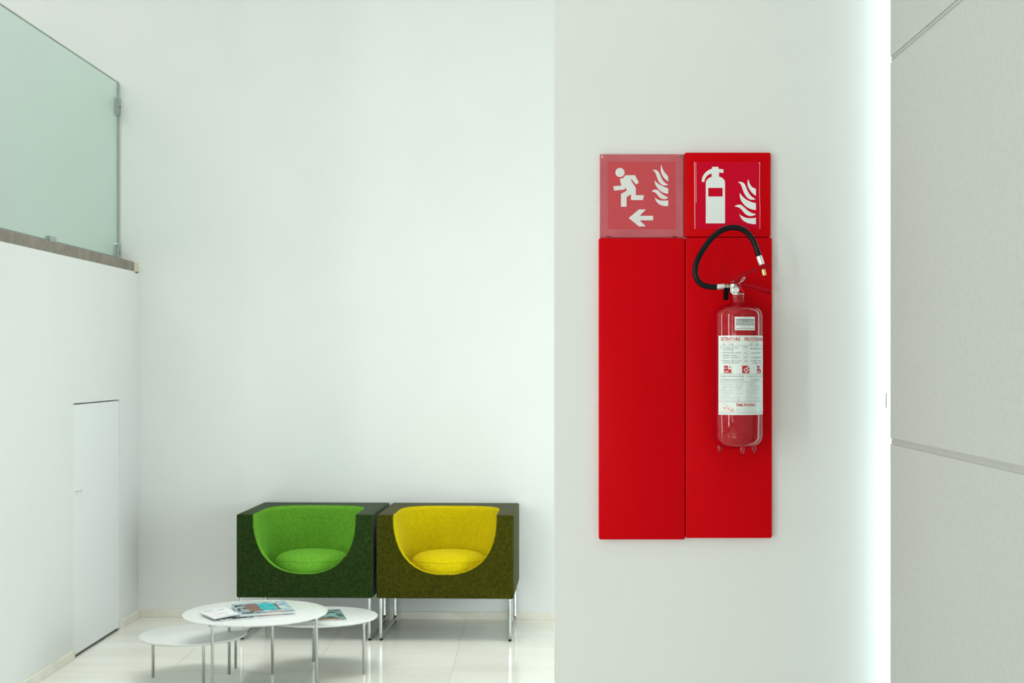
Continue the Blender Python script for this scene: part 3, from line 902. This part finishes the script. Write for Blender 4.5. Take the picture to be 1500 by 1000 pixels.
# pale orange outline drawing at the lower left of the label
bm = bmesh.new()
O = [(1056.4, 597), (1058.0, 592.5), (1061.0, 590.6), (1064.5, 591.6), (1068.5, 594.5), (1073.0, 596.6), (1075.6, 597.8), (1075.2, 601.4), (1071.0, 601.2), (1066.0, 600.4), (1061.0, 600.2), (1058.0, 601.8), (1056.6, 600)]
for i in range(len(O)):
    (a, ya), (b, yb) = O[i], O[(i + 1) % len(O)]
    bm.faces.new([bm.verts.new(wrap(ph(xx), ez(yy), T1)) for xx, yy in ((a, ya - 0.3), (b, yb - 0.3), (b, yb + 0.3), (a, ya + 0.3))])
for x0_, x1_, y0_, y1_ in ((1060.0, 1062.6, 595, 598), (1063.6, 1065.8, 594.2, 597.6), (1066.8, 1069.4, 596.2, 599), (1070.6, 1074.8, 598, 600.8)):
    curved_rect(bm, ph(x0_), ph(x1_), y0_, y1_, T1)
finish('orange_drawing', bm, INKPALE, lab)

# small inspection label
il = curved_sheet('inspection_label', ph(1076.4), ph(1104.8), 465.0, 484.2, 0.0004, LABELW, fe)
bm = bmesh.new()
curved_rect(bm, ph(1078), ph(1103.8), 468.0, 477.6, 0.0006)
curved_rect(bm, ph(1078), ph(1103.8), 481.0, 482.6, 0.0006)
finish('grey_field', bm, LABELGREY, il)
bm = bmesh.new()
put_text(bm, 'VERIFICA SEMESTRALE ESTINTORE', ph(1078.6), ph(1102.6) - ph(1078.6), 469.9, 1.4, T1, 0.02)
put_text(bm, 'Eseguita', ph(1087.4), ph(1095.4) - ph(1087.4), 472.0, 1.3, T1, 0.02)
put_text(bm, 'Data del controllo', ph(1078.6), ph(1087.6) - ph(1078.6), 474.2, 1.0, T1)
put_text(bm, 'Firma del tecnico incaricato', ph(1078.6), ph(1103.2) - ph(1078.6), 477.0, 1.0, T1)
put_text(bm, 'Prossima verifica', ph(1085), ph(1098) - ph(1085), 480.0, 1.0, T1)
put_text(bm, 'Numero', ph(1082), ph(1098) - ph(1082), 467.0, 0.9, T1)
finish('label_text', bm, INK, il)
bpy.data.objects.remove(_to)

# ------------------------------------------------------------------ tub armchairs
CW, CD, CB, CH = 0.772, 0.68, 0.242, 0.712     # width, depth, underside, top
OPW, OPB = 0.290, 0.379                        # half width of the front cut and its lowest point
def u_half(t):                                  # half width of the front cut at relative height t
    return OPW * (1 - (1 - min(t, 1.0)) ** 2.4) ** (1 / 2.4)
TS = [0.004, 0.02, 0.045, 0.08, 0.13, 0.2, 0.3, 0.42, 0.56, 0.7, 0.85, 1.0]
def tub_cutter():
    """the round hollow: superelliptic plan, walls leaning slightly outwards"""
    bm = bmesh.new()
    rings = []
    N = 64
    for k in range(17):
        t = k / 16
        tt = min(t, 0.9375) / 0.9375
        z = 0.335 + (CH - 0.335) * tt if t < 1 else CH + 0.08
        wx = max(0.240 + 0.050 * tt ** 0.75, u_half((z - OPB) / (CH - OPB)) if z > OPB + 0.01 else 0.0)
        y0 = 0.026 - 0.034 * tt ** 1.5
        y1 = 0.455 + 0.045 * tt ** 0.8
        ring = []
        for q in range(N):
            a = 2 * PI * (q + 0.5) / N
            c, s = math.cos(a), math.sin(a)
            e = 2.0 / (2.3 + 0.9 * tt) if s > 0 else 2.0 / (3.0 + 5.0 * tt)
            ring.append(bm.verts.new((wx * math.copysign(abs(c) ** e, c), -CD / 2 + (y0 + y1) / 2 + (y1 - y0) / 2 * math.copysign(abs(s) ** e, s), z)))
        rings.append(ring)
    for a, b in zip(rings, rings[1:]):
        for i in range(N):
            bm.faces.new((a[i], a[(i + 1) % N], b[(i + 1) % N], b[i]))
    bm.faces.new(rings[0][::-1]); bm.faces.new(rings[-1])
    return bm
def notch_cutter():
    """the U shaped cut through the front wall"""
    up = [(u_half(t), OPB + (CH - OPB) * t) for t in TS]
    pts = [(x, z) for x, z in up] + [(OPW, CH + 0.08), (-OPW, CH + 0.08)] + [(-x, z) for x, z in up[::-1]]
    bm = bmesh.new()
    prism(bm, pts, -CD / 2 - 0.05, -CD / 2 + 0.16)
    return bm
def make_armchair(label, outer, inner, loc, rz):
    root = thing('tub_armchair', label, 'armchair', loc, rz, None)
    # felt covered block with a hollow cut out of it; the cut faces become the coloured lining
    bm = box_bm(-CW / 2, CW / 2, -CD / 2, CD / 2, CB, CH)
    bmesh.ops.bevel(bm, geom=list(bm.edges), offset=0.009, segments=3, affect='EDGES', profile=0.5)
    blk = finish('felt_block', bm, [outer, inner], root)
    cutters = []
    for c_bm in (tub_cutter(), notch_cutter()):
        c = finish('cutter', c_bm, [outer, inner])
        c.data.polygons.foreach_set('material_index', [1] * len(c.data.polygons))
        c.parent = root
        cutters.append(c)
        md = blk.modifiers.new('hollow', 'BOOLEAN')
        md.operation = 'DIFFERENCE'; md.solver = 'EXACT'; md.object = c
    bpy.context.view_layer.update()
    me = bpy.data.meshes.new_from_object(blk.evaluated_get(bpy.context.evaluated_depsgraph_get()))
    blk.modifiers.clear()
    for c in cutters:
        bpy.data.objects.remove(c)
    for keep in (0, 1):
        bm = bmesh.new()
        bm.from_mesh(me)
        bmesh.ops.delete(bm, geom=[f for f in bm.faces if f.material_index != keep], context='FACES')
        for f in bm.faces:
            f.material_index = 0
            f.smooth = True
        m2 = bpy.data.meshes.new('felt_block' if keep == 0 else 'lining')
        bm.to_mesh(m2); bm.free()
        m2.materials.append(outer if keep == 0 else inner)
        m2.set_sharp_from_angle(angle=math.radians(32))
        if keep == 0:
            blk.data = m2
        else:
            li = bpy.data.objects.new('lining', m2)
            COL.objects.link(li)
            li.parent = root
            so = li.modifiers.new('thickness', 'SOLIDIFY')
            so.thickness = 0.004
            so.offset = -1.0
    # domed seat cushion with a piped seam
    bm = bmesh.new()
    cy0, ax_, ay_ = -CD / 2 + 0.243, 0.226, 0.205
    prof_ = [(0.70, 0.337), (0.93, 0.339), (0.985, 0.350), (1.0, 0.375), (0.995, 0.398), (0.975, 0.418), (0.935, 0.436), (0.87, 0.451), (0.77, 0.463), (0.60, 0.473), (0.32, 0.480), (0.0, 0.482)]
    rings = []
    NS = 48
    def tilt(y_, z):
        return z
    for r_, z in prof_:
        if r_ == 0:
            rings.append([bm.verts.new((0, cy0, tilt(cy0, z)))])
            continue
        ring = []
        for k in range(NS):
            a = 2 * PI * k / NS
            y_ = cy0 + ay_ * r_ * math.sin(a)
            ring.append(bm.verts.new((ax_ * r_ * math.cos(a), y_, tilt(y_, z))))
        rings.append(ring)
    for a, b in zip(rings, rings[1:]):
        for k in range(NS):
            k2 = (k + 1) % NS
            if len(b) == 1:
                bm.faces.new((a[k], a[k2], b[0]))
            else:
                bm.faces.new((a[k], a[k2], b[k2], b[k]))
    bm.faces.new(rings[0][::-1])
    cu = finish('cushion', bm, inner, root, True)
    bm = bmesh.new()
    pp = []
    for k in range(NS):
        a = 2 * PI * k / NS
        y_ = cy0 + ay_ * 0.937 * math.sin(a)
        pp.append((ax_ * 0.937 * math.cos(a), y_, tilt(y_, 0.4345)))
    tube(bm, pp, 0.0022, 6, closed=True)
    finish('seam', bm, inner, cu, True)
    # chromed sled frames with dark glides
    for s in (-1, 1):
        xx = s * (CW / 2 - 0.022)
        yf_, yr_ = -CD / 2 + 0.016, CD / 2 - 0.06
        bm = bmesh.new()
        tube(bm, fillet([(xx, yf_, CB - 0.0005), (xx, yf_, 0.017), (xx, yr_, 0.017), (xx, yr_, CB - 0.0005)], 0.028, 6), 0.0105, 12)
        fr_ = finish('sled_frame', bm, CHROME, root, True, 60)
        for yy in (yf_ + 0.03, yr_ - 0.03):
            finish('glide', box_bm(xx - 0.008, xx + 0.008, yy - 0.014, yy + 0.014, 0.0, 0.010, bevel=0.002, seg=1), BLACKP, fr_)
    return root
RZC = -math.radians(1.9)
YC = 7.74 + CD / 2
a1 = make_armchair('dark green block armchair with bright green tub seat beside the white tables', GREEN_FELT, LIME, (-1.300, YC + 0.020, 0), RZC)
a2 = make_armchair('dark olive block armchair with bright yellow tub seat near the partition', OLIVE_FELT, YELLOW, (-0.507, YC - 0.007, 0), RZC)
a1['group'] = a2['group'] = 'tub armchairs against the back wall'

# ------------------------------------------------------------------ nesting tables
def table(label, cx, cy, a, b, h, legs, rz=0.0):
    t = thing('coffee_table', label, 'table', (cx, cy, 0), 0, 'white nesting coffee tables')
    bm = bmesh.new()
    NS = 72
    th = 0.013
    prof_ = [(0, -th), (0.90, -th), (0.975, -th * 0.9), (0.993, -th * 0.62), (1.0, -th * 0.35), (0.997, -th * 0.10), (0.988, 0.0), (0.0, 0.0)]
    rings = []
    for r_, z in prof_:
        if r_ == 0:
            rings.append([bm.verts.new((0, 0, h + z))])
        else:
            rings.append([bm.verts.new((a * r_ * math.cos(2 * PI * k / NS), b * r_ * math.sin(2 * PI * k / NS), h + z)) for k in range(NS)])
    for p, q in zip(rings, rings[1:]):
        for k in range(NS):
            k2 = (k + 1) % NS
            if len(p) == 1:
                bm.faces.new((p[0], q[k], q[k2]))
            elif len(q) == 1:
                bm.faces.new((p[k], p[k2], q[0]))
            else:
                bm.faces.new((p[k], p[k2], q[k2], q[k]))
    finish('tabletop', bm, TABLEW, t, True, 50)
    for lx, ly in legs:
        bm = bmesh.new()
        lathe(bm, [(0.0, 0.0), (0.0062, 0.0), (0.0072, 0.002), (0.0072, h - th - 0.006), (0.016, h - th - 0.005), (0.016, h - th)], 16, 'z', (lx - cx, ly - cy, 0))
        finish('leg', bm, STEEL, t, True, 40)
    return t
LTX, LTY, LTH = -1.365, 6.685, 0.360
table('largest and tallest white round coffee table holding the stack of magazines', LTX, LTY, 0.346, 0.340, LTH,
      [(-1.508, 6.40), (-1.060, 6.62), (-1.549, 6.935)])
table('lowest white oval coffee table with nothing on it, nearest the flush door', -1.719, 6.895, 0.263, 0.268, 0.2125,
      [(-1.913, 6.865), (-1.622, 6.70), (-1.545, 7.065)])
table('middle height white round coffee table holding one dark magazine, below the green chair', -1.118, 7.06, 0.300, 0.272, 0.272,
      [(-0.872, 6.935), (-1.172, 7.225), (-1.332, 6.935)])

# ------------------------------------------------------------------ magazines
def photo_mat(name, cols, scale, seed, stretch=(1, 1, 1)):
    m = mat(name, (0.5, 0.5, 0.5), 0.5, spec=0.12)
    nt = m.node_tree
    tc = nt.nodes.new('ShaderNodeTexCoord')
    mp = nt.nodes.new('ShaderNodeMapping')
    mp.inputs['Location'].default_value = (seed, seed * 1.7, 0)
    mp.inputs['Scale'].default_value = stretch
    no = nt.nodes.new('ShaderNodeTexNoise')
    no.inputs['Scale'].default_value = scale
    no.inputs['Detail'].default_value = 3
    cr = nt.nodes.new('ShaderNodeValToRGB')
    cr.color_ramp.interpolation = 'CONSTANT'
    n = len(cols)
    while len(cr.color_ramp.elements) < n:
        cr.color_ramp.elements.new(0.5)
    for i, c in enumerate(cols):
        cr.color_ramp.elements[i].position = 0.30 + 0.42 * i / n if i else 0.0
        cr.color_ramp.elements[i].color = (*c, 1)
    nt.links.new(tc.outputs['Object'], mp.inputs[0]); nt.links.new(mp.outputs[0], no.inputs['Vector'])
    nt.links.new(no.outputs[0], cr.inputs[0]); nt.links.new(cr.outputs[0], m.node_tree.nodes['Principled BSDF'].inputs['Base Color'])
    return m
def magazine(label, corner, rz, wx, wy, th, cover, prints, z):
    """corner = front right corner on the table; prints = patches (x0,x1,y0,y1,material) in fractions of the cover"""
    t = thing('magazine', label, 'magazine', (corner[0], corner[1], z), rz, None)
    bm = bmesh.new()
    NX = 8
    def sag(f):
        return 0.0015 * math.sin(PI * f)
    for z0, z1, ins, nm, mm in ((0.0008, th - 0.0008, 0.0015, 'pages', PAPER), (th - 0.0008, th, 0.0, 'cover', cover), (0.0, 0.0008, 0.0, 'back_cover', cover)):
        bm = bmesh.new()
        rings = []
        for k in range(NX + 1):
            f = k / NX
            x_ = -wx + ins + (wx - 2 * ins) * f
            s_ = sag(f) if z1 == th or nm == 'pages' else 0
            lo_ = sag(f) if nm == 'cover' else 0
            rings.append([bm.verts.new(p) for p in ((x_, ins, z0 + lo_), (x_, wy - ins, z0 + lo_), (x_, wy - ins, z1 + s_), (x_, ins, z1 + s_))])
        for a, b in zip(rings, rings[1:]):
            for i in range(4):
                bm.faces.new((a[i], a[(i + 1) % 4], b[(i + 1) % 4], b[i]))
        bm.faces.new(rings[0]); bm.faces.new(rings[-1][::-1])
        o = finish(nm, bm, mm, t)
        if nm == 'cover':
            cov = o
    for x0, x1, y0, y1, m in prints:
        bm = bmesh.new()
        prev = None
        for k in range(5):
            f = x0 + (x1 - x0) * k / 4
            cur = [bm.verts.new((-wx + wx * f, wy * y, th + sag(f) + 0.00025)) for y in (y0, y1)]
            if prev:
                bm.faces.new((prev[0], cur[0], cur[1], prev[1]))
            prev = cur
        finish('printed_picture', bm, m, cov)
    return t
C_dark = (0.02, 0.035, 0.035); C_teal = (0.03, 0.36, 0.38); C_br = (0.22, 0.12, 0.09); C_grey = (0.27, 0.35, 0.36); C_pale = (0.50, 0.56, 0.57)
mA = photo_mat('cover_print_grey_blue', [C_dark, C_grey, C_pale, (0.30, 0.42, 0.48), (0.25, 0.10, 0.10), C_pale], 16, 1.0)
mB = photo_mat('cover_print_pale_blue', [(0.10, 0.20, 0.26), (0.22, 0.38, 0.42), (0.45, 0.54, 0.55), (0.16, 0.32, 0.38)], 14, 4.0)
mC = photo_mat('cover_print_white', [(0.74, 0.76, 0.76), (0.70, 0.72, 0.72), (0.76, 0.77, 0.77), (0.72, 0.62, 0.60)], 18, 2.0, (1, 5, 1))
mD = photo_mat('cover_print_dark_green', [C_dark, (0.05, 0.10, 0.09), (0.10, 0.20, 0.19), (0.22, 0.32, 0.30), (0.03, 0.06, 0.06)], 18, 6.0)
mTeal = photo_mat('pool_picture', [(0.02, 0.30, 0.33), (0.03, 0.40, 0.42), (0.06, 0.45, 0.46)], 12, 3.0)
mBrown = photo_mat('brown_picture', [(0.10, 0.05, 0.04), C_br, (0.26, 0.15, 0.12)], 16, 5.0)
mBlack = photo_mat('black_picture', [(0.012, 0.016, 0.016), (0.03, 0.04, 0.04), (0.45, 0.48, 0.48), (0.015, 0.02, 0.02)], 22, 7.0)
mRust = photo_mat('rust_picture', [(0.30, 0.10, 0.05), (0.45, 0.25, 0.15), (0.06, 0.08, 0.07)], 20, 8.0)
mInk = mat('magazine_ink', (0.20, 0.22, 0.22), 0.4)
mPink = mat('magazine_pink_ink', (0.60, 0.30, 0.30), 0.4)
magazine('grey blue patterned magazine at the bottom of the stack on the largest table', (-1.162, 6.59), math.radians(27.7), 0.350, 0.205, 0.006, mA,
         [(0.05, 0.5, 0.02, 0.16, mBlack), (0.55, 0.92, 0.03, 0.15, mRust), (0.25, 0.42, 0.2, 0.4, mB)], LTH)
magazine('colourful magazine with turquoise pool picture lying on the grey blue one', (-1.158, 6.60), math.radians(20.0), 0.262, 0.300, 0.010, mB,
         [(0.44, 0.74, 0.24, 0.84, mTeal), (0.22, 0.435, 0.18, 0.88, mBrown), (0.02, 0.215, 0.30, 0.86, mBlack), (0.745, 0.79, 0.20, 0.86, mBrown), (0.05, 0.40, 0.04, 0.16, mBlack), (0.5, 0.95, 0.03, 0.10, mRust)], LTH + 0.0078)
magazine('white magazine on top of the stack, over the pool picture', (-1.405, 6.50), math.radians(34.0), 0.125, 0.195, 0.006, mC,
         [(0.12, 0.50, 0.84, 0.90, mInk), (0.12, 0.45, 0.62, 0.66, mPink), (0.2, 0.7, 0.30, 0.34, mPink), (0.60, 0.88, 0.74, 0.80, mInk)], LTH + 0.0200).rotation_euler.y = math.radians(-4.6)
magazine('single dark green magazine lying alone on the middle height table', (-0.958, 6.935), math.radians(15.0), 0.205, 0.285, 0.005, mD,
         [(0.30, 0.85, 0.80, 0.93, mat('cover_title_green', (0.13, 0.20, 0.13), 0.4)), (0.12, 0.88, 0.02, 0.13, mRust), (0.2, 0.8, 0.40, 0.58, photo_mat('cover_scene', [(0.06, 0.14, 0.14), (0.20, 0.36, 0.36), (0.4, 0.5, 0.5)], 20, 9.0))], 0.272)
